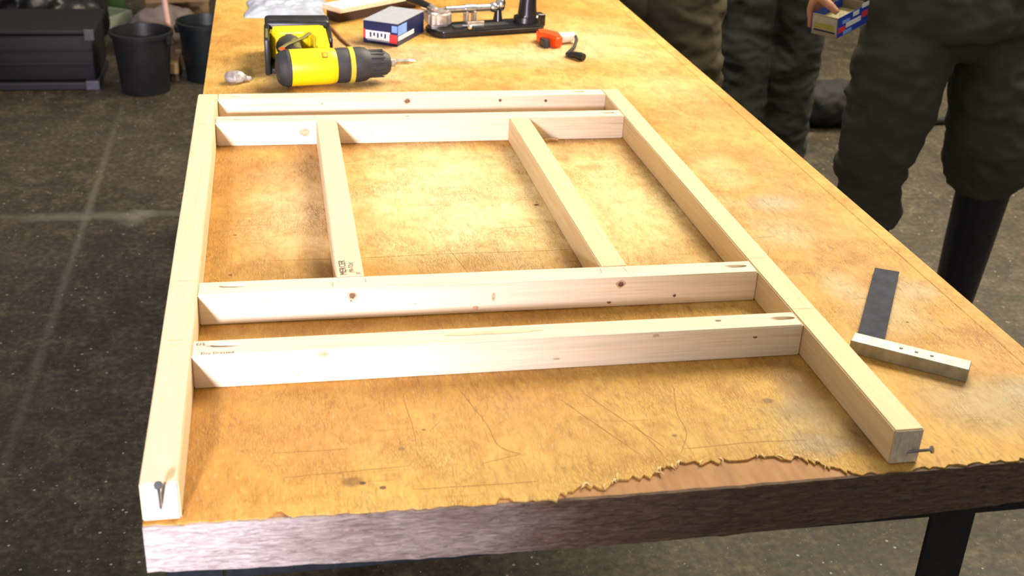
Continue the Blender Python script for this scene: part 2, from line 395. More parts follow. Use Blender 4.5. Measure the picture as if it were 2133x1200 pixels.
# scratches cut in the varnish (dirt filled, thin)
def strip(path, w, z, mat, parent, name, closed=False):
    b = bmesh.new(); L = []
    P = [Vector((p[0], p[1], 0)) for p in path]
    for i, p in enumerate(P):
        t = (P[min(i + 1, len(P) - 1)] - P[max(0, i - 1)]).normalized(); nn = Vector((-t.y, t.x, 0))
        ww = w * (.35 if i in (0, len(P) - 1) else 1)
        L.append((b.verts.new((p.x + nn.x * ww / 2, p.y + nn.y * ww / 2, z)), b.verts.new((p.x - nn.x * ww / 2, p.y - nn.y * ww / 2, z))))
    for A, B in zip(L, L[1:]): b.faces.new((A[0], A[1], B[1], B[0]))
    return obj(name, b, mat, parent)
def smoothpath(p, n=6):
    out = []
    for i in range(len(p) - 1):
        p0, p1, p2, p3 = [Vector((*q, 0)) for q in (p[max(i - 1, 0)], p[i], p[i + 1], p[min(i + 2, len(p) - 1)])]
        for k in range(n):
            t = k / n
            q = .5 * ((2 * p1) + (p2 - p0) * t + (2 * p0 - 5 * p1 + 4 * p2 - p3) * t * t + (3 * p1 - p0 - 3 * p2 + p3) * t ** 3)
            out.append((q.x + random.uniform(-.0004, .0004), q.y + random.uniform(-.0004, .0004)))
    out.append(p[-1]); return out
for pth in [[(.33, .205), (.348, .132), (.355, .085), (.375, .067)], [(.375, .067), (.33, .054)], [(.579, .181), (.565, .125), (.563, .086), (.544, .047)], [(.265, .196), (.269, .131), (.269, .094)],
            [(.256, .019), (.338, .017), (.383, .017)], [(.036, .49), (.045, .52), (.06, .505)], [(.30, .14), (.285, .12)], [(.44, .17), (.50, .05)], [(.47, .18), (.53, .06)], [(.51, .11), (.525, .045)],
            [(.12, .10), (.20, .098)], [(.13, .055), (.26, .06)], [(.55, .055), (.63, .058), (.69, .055)], [(.185, .335), (.19, .322)], [(.16, .95), (.27, .955)], [(.37, .6), (.39, .5)], [(.45, .655), (.52, .66)],
            [(.12, .572), (.25, .569), (.36, .572), (.50, .570), (.62, .573)], [(.82, .585), (.87, .590)], [(.83, .52), (.845, .55)], [(.86, .46), (.875, .463)]]:
    strip(smoothpath(pth), .0007, H + .00015, SCR, bench, 'scratch')
# splinters lifted along the torn edge
SPL = plain('pale_splinter', (.74, .52, .25), .7)
for i in range(26):
    t = random.random(); k = min(int(t * (len(torn) - 3)) + 1, len(torn) - 2); a = torn[k]; L = random.uniform(.006, .014); an = random.uniform(-2.3, -.9)
    p = [(a[0] + random.uniform(-.004, .004), a[1] + .003, H + .0004), (a[0] + L * .5 * math.cos(an), a[1] + .003 + L * .5 * math.sin(an), H + .0012), (a[0] + L * math.cos(an), a[1] + .003 + L * math.sin(an), H + .0004)]
    obj('splinter', tube(p, [(.0010, .0004), (.0008, .0004), (.0002, .0002)], 5), SPL, bench)

# ------------------------------------------------------------------ timber frame
TH = .0424; TWD = .0351; ZT = H + TH
frame = empty('pine_sash', (0, 0, H), 'pale pine window frame of eight battens lying on the workbench', 'window frame')
def rail(name, x0, y0, x1, y1, mat, holes=(), label=None, wd=TWD, th=TH, z0=0, twist=0):
    """batten whose centre line runs (x0,y0)-(x1,y1); local x along length, origin at start, z up from bench"""
    L = math.hypot(x1 - x0, y1 - y0); a = math.atan2(y1 - y0, x1 - x0)
    bm = bmesh.new(); bmesh.ops.create_cube(bm, size=1)
    for v in bm.verts: v.co = Vector(((v.co.x + .5) * L, v.co.y * wd, z0 + .0003 + (v.co.z + .5) * (th - .0003 - z0)))
    bmesh.ops.subdivide_edges(bm, edges=[e for e in bm.edges if abs(e.verts[0].co.x - e.verts[1].co.x) > .01], cuts=14)
    sharp = [e for e in bm.edges if e.calc_face_angle(0) > .5]
    bmesh.ops.bevel(bm, geom=sharp, offset=.0014, segments=2, affect='EDGES')
    sd = random.uniform(0, 99)
    for v in bm.verts:
        v.co.y += .0006 * noise.noise(Vector((v.co.x * 5, sd, 0))); v.co.z += (.0005 * noise.noise(Vector((v.co.x * 6, sd, 3)))) if v.co.z > .02 else 0
    me = bpy.data.meshes.new(name); bm.to_mesh(me); bm.free()
    if holes:
        cut = bmesh.new()
        for (hx, hy, sgn) in holes:   # pocket hole: tilted drill cylinder, deep end towards sgn
            ang = math.radians(15)
            c = tube([(hx - sgn * .03, hy, th + .03 * math.tan(ang) + .0008), (hx + sgn * .026, hy, th - .026 * math.tan(ang) + .0008)], .0046, 14)
            join(cut, c)
        bmesh.ops.recalc_face_normals(cut, faces=cut.faces[:])
        cm = bpy.data.meshes.new('cut'); cut.to_mesh(cm); cut.free(); co = bpy.data.objects.new('cut', cm); COL.objects.link(co)
        me = apply_mods(me, [('BOOLEAN', dict(object=co, operation='DIFFERENCE', solver='EXACT'))])
        bpy.data.objects.remove(co); bpy.data.meshes.remove(cm)
    o = obj(name, me, mat, frame, (x0, y0, 0), (0, 0, a))
    if label: o['label'] = label
    return o
XL = TWD; XR0 = .758; XR1 = .7917; LY = 1.212
stile_l = rail('stile', TWD / 2, 0, TWD / 2, LY, TM[0], label='left side batten along the bench edge')
stile_r = rail('stile', (XR0 + XR1) / 2, 0, (XR0 + XR1) / 2, LY, TM[3], wd=XR1 - XR0, label='right side batten running across the bench top')
g = .0004
def cross(yf, mat, holes, label, yl=0, z0=0): return rail('cross_rail', XL + g, yf + TWD / 2 + yl, XR0 - g, yf + TWD / 2, mat, holes, label, z0=z0)
r1 = cross(1.212 - TWD, TM[1], [(.665, .004, 1), (.045, .002, -1)], 'farthest cross batten')
r2 = cross(1.046, TM[2], [(.69, .002, 1), (.05, .0, -1)], 'second farthest cross batten')
r3 = cross(.386, TM[1], [(.693, .002, 1), (.045, .004, -1)], 'cross batten below the two uprights', .003)
r4 = cross(.2356, TM[2], [(.698, .002, 1), (.04, .004, -1)], 'nearest cross batten with printed stamp', .002)
m1 = rail('mullion', .2225, 1.0455, .2225, .386 + TWD + .003, TM[0], (), 'left upright batten with black stamp at its near end', wd=.0355)
m2 = rail('mullion', .5625, 1.0455, .5690, .386 + TWD + .001, TM[3], (), 'right upright batten', wd=.0365)
def disc_on(parent, lx, lz, rx, rz, mat, name, face='front', ly=0):
    b = bmesh.new(); n = 14
    ring = [b.verts.new((lx + rx * math.cos(2 * math.pi * i / n) * random.uniform(.85, 1.12), -TWD / 2 - .0009, lz + rz * math.sin(2 * math.pi * i / n) * random.uniform(.85, 1.12))) for i in range(n)]
    c = b.verts.new((lx, -TWD / 2 - .0012, lz))
    for i in range(n): b.faces.new((c, ring[i], ring[(i + 1) % n]))
    if face == 'top':
        for v in b.verts: v.co = Vector((v.co.x, ly + v.co.z, TH + .0004))
    return obj(name, b, mat, parent)
for rl, lst in ((r3, [(.222, .893, .0042, .0042, 1), (.569, .893, .0040, .0038, 1), (.644, .873, .002, .002, 1), (.555, .867, .003, .0015, 1), (.401, .883, .0022, .006, 0), (.378, .868, .004, .003, 0), (.220, .886, .0015, .001, 1), (.30, .878, .002, .001, 0)]),
                (r4, [(.696, .889, .0025, .0015, 1), (.179, .897, .006, .0035, 0), (.57, .898, .004, .002, 0), (.15, .872, .003, .001, 0), (.45, .874, .004, .0012, 0)]),
                (r2, [(.185, .883, .009, .007, 0), (.30, .88, .002, .001, 0)]), (r1, [(.377, .895, .0045, .004, 1), (.552, .894, .003, .003, 1), (.64, .892, .003, .003, 1), (.22, .893, .003, .002, 0)])):
    for (wx, wz, a, c, d) in lst:
        disc_on(rl, wx - XL, wz - H, a, c, KNOT if d else KNOTL, 'knot')
        if d and a > .0035:
            disc_on(rl, wx - XL, wz - H, a * 1.7, c * 1.5, KNOTL, 'knot_ring').location.y += .0003
disc_on(r4, .34, 0, .06, .004, plain('heartwood_streak', (.74, .55, .33), .6), 'knot', 'top', .002)
disc_on(r4, .62, 0, .004, .002, KNOT, 'knot', 'top', .004)
disc_on(r2, .33, 0, .004, .002, KNOTL, 'knot', 'top', .002)
# pencil lines squared across the battens
def pencil(parent, lx, y0=-.0165, y1=.0165, w=.0007, dx=0, z=TH + .0006):
    return strip([(lx, y0), (lx + dx * .5, 0), (lx + dx, y1)], w, z, PENCIL, parent, 'pencil_line')
for st in (stile_l, stile_r):
    for yy in (.2765, .429, 1.04): pencil(st, yy, dx=random.uniform(-.002, .002))
pencil(stile_l, .264, w=.0004); pencil(stile_l, .416, w=.0004)
pencil(r3, .163, -.014, .002, dx=.001); pencil(r3, .205, .003, .015); pencil(r3, .548, -.002, .015, dx=-.004); pencil(r3, .51, -.002, .012, dx=.003)
pencil(r2, .168, 0, .015); pencil(r2, .505, -.002, .015, dx=.002); pencil(r2, .545, .0, .013, dx=-.003)
# printed stamps
def stamp(body, parent, loc, rot, size, w=1.0):
    cu = bpy.data.curves.new('stamp', 'FONT'); cu.body = body; cu.size = size; cu.align_x = 'LEFT'; cu.resolution_u = 2; cu.space_character = 1.05
    t = bpy.data.objects.new('tmp', cu); COL.objects.link(t); dg = bpy.context.evaluated_depsgraph_get(); dg.update()
    me = bpy.data.meshes.new_from_object(t.evaluated_get(dg)); bpy.data.objects.remove(t)
    me.transform(Matrix.Diagonal((w, 1, 1, 1)))
    o = obj('printed_stamp', me, INK, parent, loc, rot); o['label'] = 'black ink stamp'; return o
Lm = 1.0455 - (.386 + TWD + .003)
# mullion local x runs towards the camera; text reads upwards (away from camera)
stamp('MERCER', m1, (Lm - .004, -.0042, TH + .0006), (0, 0, math.pi), .0125, .92)
stamp('(90-7/2x)', m1, (Lm - .010, .0052, TH + .0006), (0, 0, math.pi), .009, .85)
stamp('//', m1, (Lm - .004, .0135, TH + .0006), (0, 0, math.pi), .009, 1.2)
stamp('Dry Dressed', r4, (.010, -TWD / 2 + .0012, TH + .0006), (0, 0, 0), .0082, .80)
stamp('DS', r4, (.004, .0055, TH + .0006), (0, 0, 0), .0082, 1.0)
strip([(.012, .0035), (.022, .0015), (.034, .0015), (.048, .0055)], .0012, TH + .0007, INK, r4, 'ink_line')
# end grain faces and the half-driven nails at the near ends
for st, wd in ((stile_l, TWD), (stile_r, XR1 - XR0)):
    obj('end_face', rbox(-.0006, .0004, -wd / 2 + .0012, wd / 2 - .0012, .0015, TH - .0012, .0002, 1), ENDG, st)
def nail(parent, base, tip, r=.0016):
    b = tube([Vector(base) - (Vector(tip) - Vector(base)) * .25, base, tip], r, 10)
    d = (Vector(tip) - Vector(base)).normalized()
    tube([Vector(tip), Vector(tip) + d * .0016], .0042, 14, bm=b)
    o = obj('nail', b, NAIL, None, smooth=True); o.parent = parent
    o.matrix_parent_inverse = (Matrix.Translation((0, 0, H)) @ Matrix.Translation(parent.location) @ Matrix.Rotation(parent.rotation_euler.z, 4, 'Z')).inverted()
    o['label'] = 'bent steel nail driven part way into the end'; return o
nail(stile_l, (.0175, .001, .8735), (.0197, -.018, .9125))
nail(stile_r, (.777, .001, .8735), (.7935, -.016, .8865))

# ------------------------------------------------------------------ try square on the right of the bench
sq = empty('try_square', (.86, .262, H), 'steel try square with dark blade and grey stock beside the right batten', 'try square')
sc = Vector((.857, .262, 0))
def place_local(parent, bm): 
    bm.transform(Matrix.Translation(-Vector(parent.location))); return bm
def quadbox(c, z0, z1, bev=.0006):
    return prism(c, z0, z1, bev, 1)
bl = Vector((.846, .262)); d = Vector((.1195, .1925)); pw = Vector((.0295, -.0165))
obj('blade', place_local(sq, quadbox([(bl.x, bl.y), (bl.x + pw.x, bl.y + pw.y), (bl.x + d.x + pw.x, bl.y + d.y + pw.y), (bl.x + d.x, bl.y + d.y)], H + .0050, H + .0072, .0003)), BLADE, sq)
STOCK = steel_mat('grey_steel_stock', (.34, .33, .27), .5, .35)
A = Vector((.838, .2545)); B = Vector((.9495, .1690)); ux = (B - A).normalized(); uy = Vector((ux.y, -ux.x)) * .025
stk = obj('stock', place_local(sq, quadbox([(A.x, A.y), (A.x + uy.x, A.y + uy.y), (B.x + uy.x, B.y + uy.y), (B.x, B.y)], H, H + .0175, .0008)), STOCK, sq)
for t in (.42, .55, .68):
    c = A + (B - A) * t + uy * .5
    bmr = lathe([(.0022, 0), (.0022, .0008), (.0015, .0011)], 10); bmr.transform(Matrix.Translation((c.x, c.y, H + .0172)))
    obj('rivet', place_local(sq, bmr), DSTEEL, sq)

# ------------------------------------------------------------------ cordless drill lying on its side
dr = empty('cordless_drill', (.16, 1.38, H), 'yellow and black cordless drill lying on its side behind the frame', 'drill')
DX, DY, DZ = .157, 1.390, H + .0385     # rear of the motor axis
ang = math.radians(9)
AX = Matrix.Translation((DX, DY, DZ)) @ Matrix.Rotation(ang, 4, 'Z') @ Matrix.Rotation(math.radians(90), 4, 'Y')   # lathe z -> drill forward
def on_axis(bm): bm.transform(AX); return place_local(dr, bm)
obj('motor_housing', on_axis(lathe([(.020, .002), (.034, .003), (.0365, .010), (.0365, .088), (.035, .098), (.0335, .102)], 36)), YELLOW, dr, smooth=True)
obj('rear_cap', on_axis(lathe([(.014, -.016), (.028, -.013), (.0345, -.005), (.0362, .002), (.0372, .003), (.0372, .010), (.030, .011)], 36)), RUBBER, dr, smooth=True)
obj('gear_collar', on_axis(lathe([(.030, .100), (.0345, .102), (.0352, .120), (.034, .128)], 36)), RUBBER, dr, smooth=True)
rg = obj('torque_ring', on_axis(lathe([(.033, .127), (.0362, .128), (.0362, .137), (.033, .138)], 36)), plain('dull_yellow', (.55, .46, .04), .5), dr, smooth=True)
ck = obj('chuck', on_axis(lathe([(.0345, .137), (.0352, .150), (.033, .163), (.0275, .172), (.0265, .190), (.0235, .206), (.018, .213)], 36)), RUBBER, dr, smooth=True)
rb = bmesh.new()
for i in range(18):
    a = 2 * math.pi * i / 18; t = rbox(-.0012, .0012, .0262, .0284, .170, .200, .0004, 1); t.transform(Matrix.Rotation(a, 4, 'Z')); join(rb, t)
obj('chuck_rib', on_axis(rb), RUBBER, ck); bpy.context.view_layer.update()
obj('bit_holder', on_axis(lathe([(.009, .212), (.009, .224), (.0065, .226)], 16)), DULL, dr, smooth=True)
obj('driver_bit', on_axis(lathe([(.0058, .224), (.0058, .254), (.0040, .260), (.0020, .268)], 6)), CHROME, dr)
# logo window on the housing
w = rbox(.071, .083, -.0065, .0065, .0345, .0372, .001); 
wm = Matrix.Translation((DX, DY, DZ)) @ Matrix.Rotation(ang, 4, 'Z') @ Matrix.Rotation(math.radians(38), 4, 'X')
w.transform(wm); obj('lock_button', place_local(dr, w), plain('brown_button', (.30, .10, .01), .5), dr)
w = rbox(.0735, .0805, -.004, .004, .0368, .0378, .0004); w.transform(wm); obj('button_inlay', place_local(dr, w), YELLOW, dr)
w = tube([(.012, .0, .0368), (.020, .0, .0385), (.026, .0, .0368)], .003, 8); w.transform(Matrix.Translation((DX, DY, DZ)) @ Matrix.Rotation(ang, 4, 'Z') @ Matrix.Rotation(math.radians(25), 4, 'X'))
# handle lies away from the camera on the bench: grip, foot shell and battery
grip = tube([(.184, 1.405, H + .040), (.180, 1.450, H + .041), (.174, 1.500, H + .042), (.170, 1.545, H + .042)], [(.026, .026), (.0225, .025), (.022, .025), (.028, .027)], 18, up=(0, 0, 1))
obj('grip', place_local(dr, grip), RUBBER, dr, smooth=True)
obj('grip_panel', place_local(dr, tube([(.186, 1.445, H + .060), (.180, 1.490, H + .062), (.178, 1.52, H + .060)], [(.008, .006), (.011, .007), (.008, .006)], 12)), OLIVE, dr, smooth=True)
obj('trigger', place_local(dr, rbox(.203, .216, 1.435, 1.475, H + .030, H + .052, .004, 3)), OLIVE, dr)
fs = prism([(.131, 1.548), (.133, 1.590), (.142, 1.598), (.236, 1.606), (.248, 1.596), (.250, 1.452), (.246, 1.425), (.222, 1.418), (.217, 1.440), (.220, 1.500), (.212, 1.532), (.200, 1.540), (.152, 1.536)], H + .012, H + .072, .005, 3)
obj('foot_shell', place_local(dr, fs), YELLOW, dr, smooth=True)
btb = obj('battery_pack', place_local(dr, rbox(.121, .258, 1.6075, 1.668, H + .001, H + .079, .008, 3)), BLACKP, dr, smooth=True)
obj('battery_side', place_local(dr, rbox(.1195, .1305, 1.470, 1.604, H + .001, H + .074, .003, 2)), BLACKP, dr, smooth=True)
obj('battery_side', place_local(dr, rbox(.2508, .2585, 1.500, 1.604, H + .001, H + .070, .003, 2)), BLACKP, dr, smooth=True)
obj('foot_base', place_local(dr, rbox(.132, .249, 1.480, 1.604, H + .001, H + .0115, .002, 2)), BLACKP, dr)
obj('side_strip', place_local(dr, rbox(.1225, .1275, 1.490, 1.560, H + .0738, H + .0752, .0004)), OLIVE, dr)
obj('belt_clip', place_local(dr, tube([(.150, 1.418, H + .0695), (.165, 1.450, H + .0705), (.200, 1.505, H + .0705), (.212, 1.530, H + .0725)], [(.004, .0025)] * 4, 8)), OLIVE, dr, smooth=True)
obj('mode_switch', place_local(dr, rbox(.150, .160, 1.400, 1.418, H + .0705, H + .0735, .001)), ORANGE, dr)

# ------------------------------------------------------------------ printed screw boxes
def carton(name, loc, u, v, hgt, label, top=GREYC, side=WHITEC):
    """carton standing with its near lower corner at loc; u, v edge vectors"""
    e = empty(name, loc, label, 'carton')
    u = Vector(u); v = Vector(v); w = u.cross(v); w = w.normalized() * (hgt if w.z > 0 else -hgt)
    M4 = Matrix((u.normalized(), v.normalized(), w.normalized())).transposed().to_4x4()
    return e, M4, u.length, v.length
e, M4, lu, lv = carton('screw_box', (.4115, 1.690, H), (.075, .128, 0), (-.0735, .0425, 0), .052, 'blue white and red printed screw box closed on the bench beside the drill')
hb = .052
def cb(nm, mat, *a, bev=.0003, par=None):
    b = rbox(*a, bev, 1); b.transform(M4); return obj(nm, b, mat, par or e)
cb('carton_body', NAVYC, 0, lu, 0, lv, 0, hb - .0015, bev=.0012)
cb('lid', GREYC, -.0006, lu + .0006, -.0006, lv + .0006, hb - .0013, hb, bev=.0005)
cb('white_band', WHITEC, -.0006, 0, .018, lv - .006, .010, .030)
cb('red_print', REDC, -.0007, 0, .0005, .020, .006, .026)
cb('red_print', REDC, -.0006, 0, lv - .006, lv - .0005, .012, .032)
cb('grey_band', GREYC, -.0006, 0, .020, lv - .010, .0065, .0095)
for i in range(5): cb('print_mark', NAVYC, -.0009, -.0006, .028 + i * .009, .032 + i * .009, .015 + (i % 2) * .003, .026)
cb('light_print', LBLUE, -.0007, 0, .0005, .014, .031, .046)
cb('side_print', LBLUE, .002, .05, -.0006, 0, .024, .046)
cb('side_print', WHITEC, .003, .09, -.0007, 0, .012, .022)

# ------------------------------------------------------------------ pocket-hole clamp jig
jg = empty('pocket_hole_jig', (.64, 1.78, H), 'black pocket hole jig with chrome clamp rod and tall black post', 'jig')
JM = Matrix.Translation((.505, 1.752, H)) @ Matrix.Rotation(math.radians(13), 4, 'Z')
def jo(nm, bm, mat, par=None, smooth=False): 
    bm.transform(JM); return obj(nm, place_local(jg, bm), mat, par or jg, smooth=smooth)
jo('base_plate', prism([(.0, .035), (.012, .008), (.022, 0), (.272, 0), (.284, .010), (.284, .080), (.270, .092), (.018, .092), (.002, .075)], 0, .016, .004, 3), BLACKM, smooth=True)
jo('base_groove', rbox(.06, .20, .030, .055, .0155, .018, .001), RUBBER)
jo('clamp_head', prism([(.004, .050), (.020, .040), (.050, .042), (.066, .060), (.060, .098), (.030, .108), (.006, .095)], .0165, .050, .006, 3), DULL, smooth=True)
jo('clamp_jaw', prism([(.012, .052), (.028, .050), (.030, .100), (.010, .095)], .0505, .062, .004, 3), DULL, smooth=True)
jo('clamp_bolt', lathe([(.006, 0), (.006, .006), (.0035, .008)], 12), CHROME).location += Vector((.085, .030, .018))
rod = tube([(.055, .078, .048), (.105, .078, .048)], .0085, 20); tube([(.103, .078, .048), (.128, .078, .048)], .0105, 20, bm=rod); tube([(.126, .078, .048), (.166, .078, .048)], .0085, 20, bm=rod)
jo('clamp_rod', rod, CHROME, smooth=True)
kn = ball((.178, .078, .048), (.014, .012, .012)); jo('ball_joint', kn, CHROME, smooth=True)
kn = ball((.196, .078, .054), (.0125, .0145, .018)); jo('knob', kn, CHROME, smooth=True)
jo('knob_stem', tube([(.190, .078, .014), (.190, .078, .042)], [(.014, .012), (.008, .008)], 14), BLACKM, smooth=True)
for ba in ((.104, .110, .066, .090, .016, .042), (.124, .130, .066, .090, .016, .042), (.090, .132, .022, .030, .016, .030)): jo('rod_bracket', rbox(*ba, .001), DULL)
jo('lever_arm', tube([(.075, .022, .022), (.095, .020, .021), (.128, .020, .021), (.132, .04, .024)], .0028, 8), CHROME, smooth=True)
jo('post', tube([(.258, .056, .014), (.259, .058, .06), (.262, .060, .10), (.268, .062, .20)], [(.026, .024), (.021, .020), (.018, .018), (.017, .017)], 20, up=(0, 1, 0)), BLACKM, smooth=True)
jo('post_collar', tube([(.258, .056, .0155), (.258, .056, .028)], [(.036, .030), (.034, .028)], 24, up=(0, 1, 0)), BLACKM, smooth=True)
jo('post_lug', rbox(.276, .302, .040, .070, .002, .034, .006, 3), BLACKM, smooth=True)
jo('lever_handle', tube([(.018, .085, .056), (.004, .112, .060), (-.012, .150, .062)], [.007, .009, .010], 12), BLACKM, smooth=True)
for q in ((.243, .036, .030), (.272, .030, .030)):
    jo('cap_screw', ball(q, .0035, seg=10), CHROME, smooth=True)

# ------------------------------------------------------------------ orange tool with crank
og = empty('crank_tool', (.765, 1.70, H), 'small orange plastic tool with black bent crank beside the jig', 'hand tool')
def oo(nm, bm, mat, smooth=True): return obj(nm, place_local(og, bm), mat, og, smooth=smooth)
oo('orange_body', prism([(.738, 1.712), (.742, 1.745), (.762, 1.752), (.790, 1.720), (.790, 1.678), (.772, 1.665), (.762, 1.690), (.750, 1.705)], H, H + .026, .004, 3), ORANGE)
oo('dark_inlay', prism([(.739, 1.690), (.741, 1.706), (.752, 1.700), (.762, 1.684), (.756, 1.668), (.745, 1.672)], H, H + .018, .002, 2), BLACKP)
oo('clear_sleeve', tube([(.786, 1.706, H + .014), (.826, 1.722, H + .014)], [.013, .011], 16), CLEARP)
oo('crank', tube([(.820, 1.722, H + .016), (.829, 1.715, H + .017), (.826, 1.690, H + .014), (.808, 1.640, H + .009), (.783, 1.597, H + .006), (.785, 1.588, H + .006), (.802, 1.575, H + .006)], [.003, .0035, .0038, .0042, .0052, .0052, .005], 10), BLACKP)
oo('crank_knob', tube([(.788, 1.590, H + .009), (.806, 1.566, H + .0095), (.811, 1.559, H + .0095)], [.006, .0092, .008], 14), BLACKP)

# ------------------------------------------------------------------ loose things at the far end of the bench
BAG = plain('clear_bag', (.44, .48, .60), .25, var=.2, sc=20, bump=.3)
bm = bmesh.new(); bmesh.ops.create_grid(bm, x_segments=40, y_segments=30, size=.5)
for v in bm.verts:
    x, y = v.co.x, v.co.y; r = max(abs(x), abs(y)) * 2
    hz = max(0, 1 - r ** 4) * (.010 + .016 * abs(noise.noise(Vector((x * 5, y * 7, 1)))) + .007 * abs(noise.noise(Vector((x * 14, y * 18, 4)))))
    v.co = Vector((x * .19 * (1 + .08 * noise.noise(Vector((y * 4, 0, 0)))), y * .26, hz + .001))
bmesh.ops.solidify(bm, geom=bm.faces[:], thickness=.0006)
tag(obj('plastic_bag', bm, BAG, None, (.172, 2.085, H), (0, 0, math.radians(-3)), smooth='all'), 'crumpled pale blue plastic bag lying flat at the far left bench end', 'plastic bag')
of = empty('timber_offcut', (.395, 2.01, H), 'white faced board end propped on a shadow dark block behind the drill', 'offcut')
RZ = Matrix.Rotation(math.radians(38), 4, 'Z')
def ofp(nm, mat, *a, bev=.001):
    b = rbox(*a, bev, 1); b.transform(RZ); return obj(nm, b, mat, of)
ofp('support_block', plain('gap_shadow_brown', (.075, .042, .02), .8), -.14, .12, -.014, .03, .0005, .026)  # dark colour stands in for the shadow under the board
ofp('board', TM[0], -.15, .16, -.032, .034, .0265, .038); ofp('white_face', WHITEC, -.149, .159, -.031, .033, .0382, .0392, bev=.0003)
tag(obj('timber_strip', rbox(-.012, .012, -.045, .045, 0, .022, .001), TM[2], None, (.530, 1.945, H), (0, 0, math.radians(28))), 'short pale timber strip between the screw box and the jig', 'offcut')
b = fuse(ball((0, 0, .011), (.020, .016, .011), ball((.016, .006, .006), (.016, .007, .005))), .0025, 2); wrinkle(b, .003, 60, seed=3)
tag(obj('crumpled_scrap', b, plain('foil_scrap', (.34, .30, .28), .45, .2, var=.3), None, (.060, 1.425, H + .0005), smooth='all'), 'small crumpled grey scrap on the left bench edge', 'scrap')
tag(obj('wood_sliver', tube([(.272, 1.86, H + .004), (.290, 1.75, H + .0035), (.312, 1.655, H + .003)], [(.003, .0025), (.0045, .003), (.002, .002)], 6), plain('brown_sliver', (.30, .12, .035), .7)), 'thin brown wooden sliver between the drill and the screw box', 'sliver')
# curled shaving at the second cross batten
sh = [(.600 + .035 * t, 1.030 - .004 * math.sin(t * 3.0) + .010 * t, H + .002 + .004 * math.sin(t * 3.1)) for t in [i / 12 for i in range(13)]]
tag(obj('wood_shaving', tube(sh, [(.0006, .0026)] * 13, 6), SPL), 'thin pale wood shaving lying against the second cross batten', 'shaving')

# ------------------------------------------------------------------ buckets, broom, crate and clutter behind
def bucket(loc, mat, r0, r1, h, label, rz):
    e = empty('bucket', loc, label, 'bucket', rz, 'black buckets on the floor')
    obj('shell', lathe([(r0 * .5, .004), (r0, 0), (r0 + .002, .004), (r1 - .004, h - .02), (r1 + .006, h - .018), (r1 + .007, h - .002), (r1 + .004, h), (r1 - .003, h), (r1 - .006, h - .02), (r0 - .004, .008), (r0 * .5, .008)], 40), mat, e, smooth=True)
    P = [((r1 + .010) * math.cos(a), -.02 - .055 * math.sin(a) * 1.0 - .0, h - .03 - .085 * math.sin(a)) for a in [math.pi * i / 20 for i in range(21)]]
    P = [((r1 + .009) * math.cos(a), -math.sqrt(max(0, (r1 + .012) ** 2 - ((r1 + .009) * math.cos(a)) ** 2)), h - .022 - .07 * math.sin(a)) for a in [math.pi * i / 24 for i in range(25)]]
    obj('wire_handle', tube(P, .0022, 8), DSTEEL, e, smooth=True)
    for s in (-1, 1): obj('handle_lug', rbox(s * (r1 + .006) - .008, s * (r1 + .006) + .008, -.012, .012, h - .045, h - .010, .003), mat, e)
    return e
bucket((-.412, 4.225, 0), BUCKET, .098, .125, .262, 'black plastic bucket standing beside the black crate', math.radians(150))
bucket((-.155, 4.40, 0), BUCKETG, .095, .122, .262, 'black plastic bucket half hidden behind the left bench edge', math.radians(200))
bm_ = empty('broom', (-.309, 4.46, 0), 'wooden broom with pinkish handle leaning behind the buckets', 'broom')
PINK = plain('pink_wood', (.62, .36, .29), .6)
obj('handle', tube([(0, .02, .075), (-.045, .10, .55), (-.10, .20, 1.28)], .0125, 12), PINK, bm_, smooth=True)
obj('head', rbox(-.028, .028, -.12, .12, .035, .085, .006, 2), WOODB, bm_)
bb = bmesh.new()
for i in range(-5, 6):
    for j in range(-1, 2):
        tube([(j * .016, i * .02, .036), (j * .021, i * .022, .001)], [.008, .010], 6, bm=bb)
tag(obj('bristles', bb, plain('bristle', (.05, .03, .02), .8), bm_), kind='stuff')
CRP = plain('crate_plastic', (.0045, .0045, .005), .6, var=.3)
cr = empty('tool_crate', (-.93, 4.42, 0), 'low black plastic crate on the floor at far left', 'crate')
obj('crate_body', rbox(-.37, .315, -.165, .20, .035, .235, .012, 3), CRP, cr, smooth=True)
obj('crate_lid', rbox(-.385, .330, -.180, .215, .236, .258, .008, 3), CRP, cr, smooth=True)
obj('plinth', rbox(-.36, .322, -.185, .19, 0, .034, .006, 2), plain('grey_plinth', (.016, .016, .021), .5), cr)
obj('rib', rbox(-.36, .305, -.171, -.1655, .105, .118, .002), CRP, cr); obj('rib', rbox(-.36, .305, -.171, -.1655, .165, .178, .002), CRP, cr)
obj('corner_guard', rbox(.27, .326, -.1905, -.150, .001, .040, .003), plain('worn_metal', (.11, .11, .15), .4, .4), cr)
obj('catch', rbox(.285, .325, -.187, -.1805, .215, .262, .002), plain('catch_metal', (.10, .10, .10), .45, .5), cr)
b = bmesh.new(); ball((0, 0, .22), (.34, .26, .24), b, 24); ball((-.3, .05, .22), (.30, .24, .26), b, 24); ball((.28, -.02, .12), (.20, .18, .14), b, 24); ball((-.08, .02, .46), (.14, .12, .16), b, 20)
me = fuse(b, .02, 4); wrinkle(me, .022, 9, seed=2)
for vv in me.vertices: vv.co.z = max(0.001, vv.co.z)
tag(obj('rubbish_bag', me, plain('bin_liner', (.006, .006, .007), .35, var=.3, sc=15), None, (-1.12, 5.02, 0), smooth='all'), 'full black rubbish bag behind the black crate', 'rubbish bag')
cbx = empty('cardboard_box', (-.34, 5.42, 0), 'brown cardboard box with open flap far behind the buckets', 'cardboard box', math.radians(8))
CARD = plain('brown_cardboard', (.22, .135, .06), .8, sc=20)
obj('carton_body', rbox(-.17, .14, -.13, .17, 0, .16, .003), CARD, cbx); obj('flap', rbox(-.17, .14, -.20, -.132, .150, .154, .001), CARD, cbx)
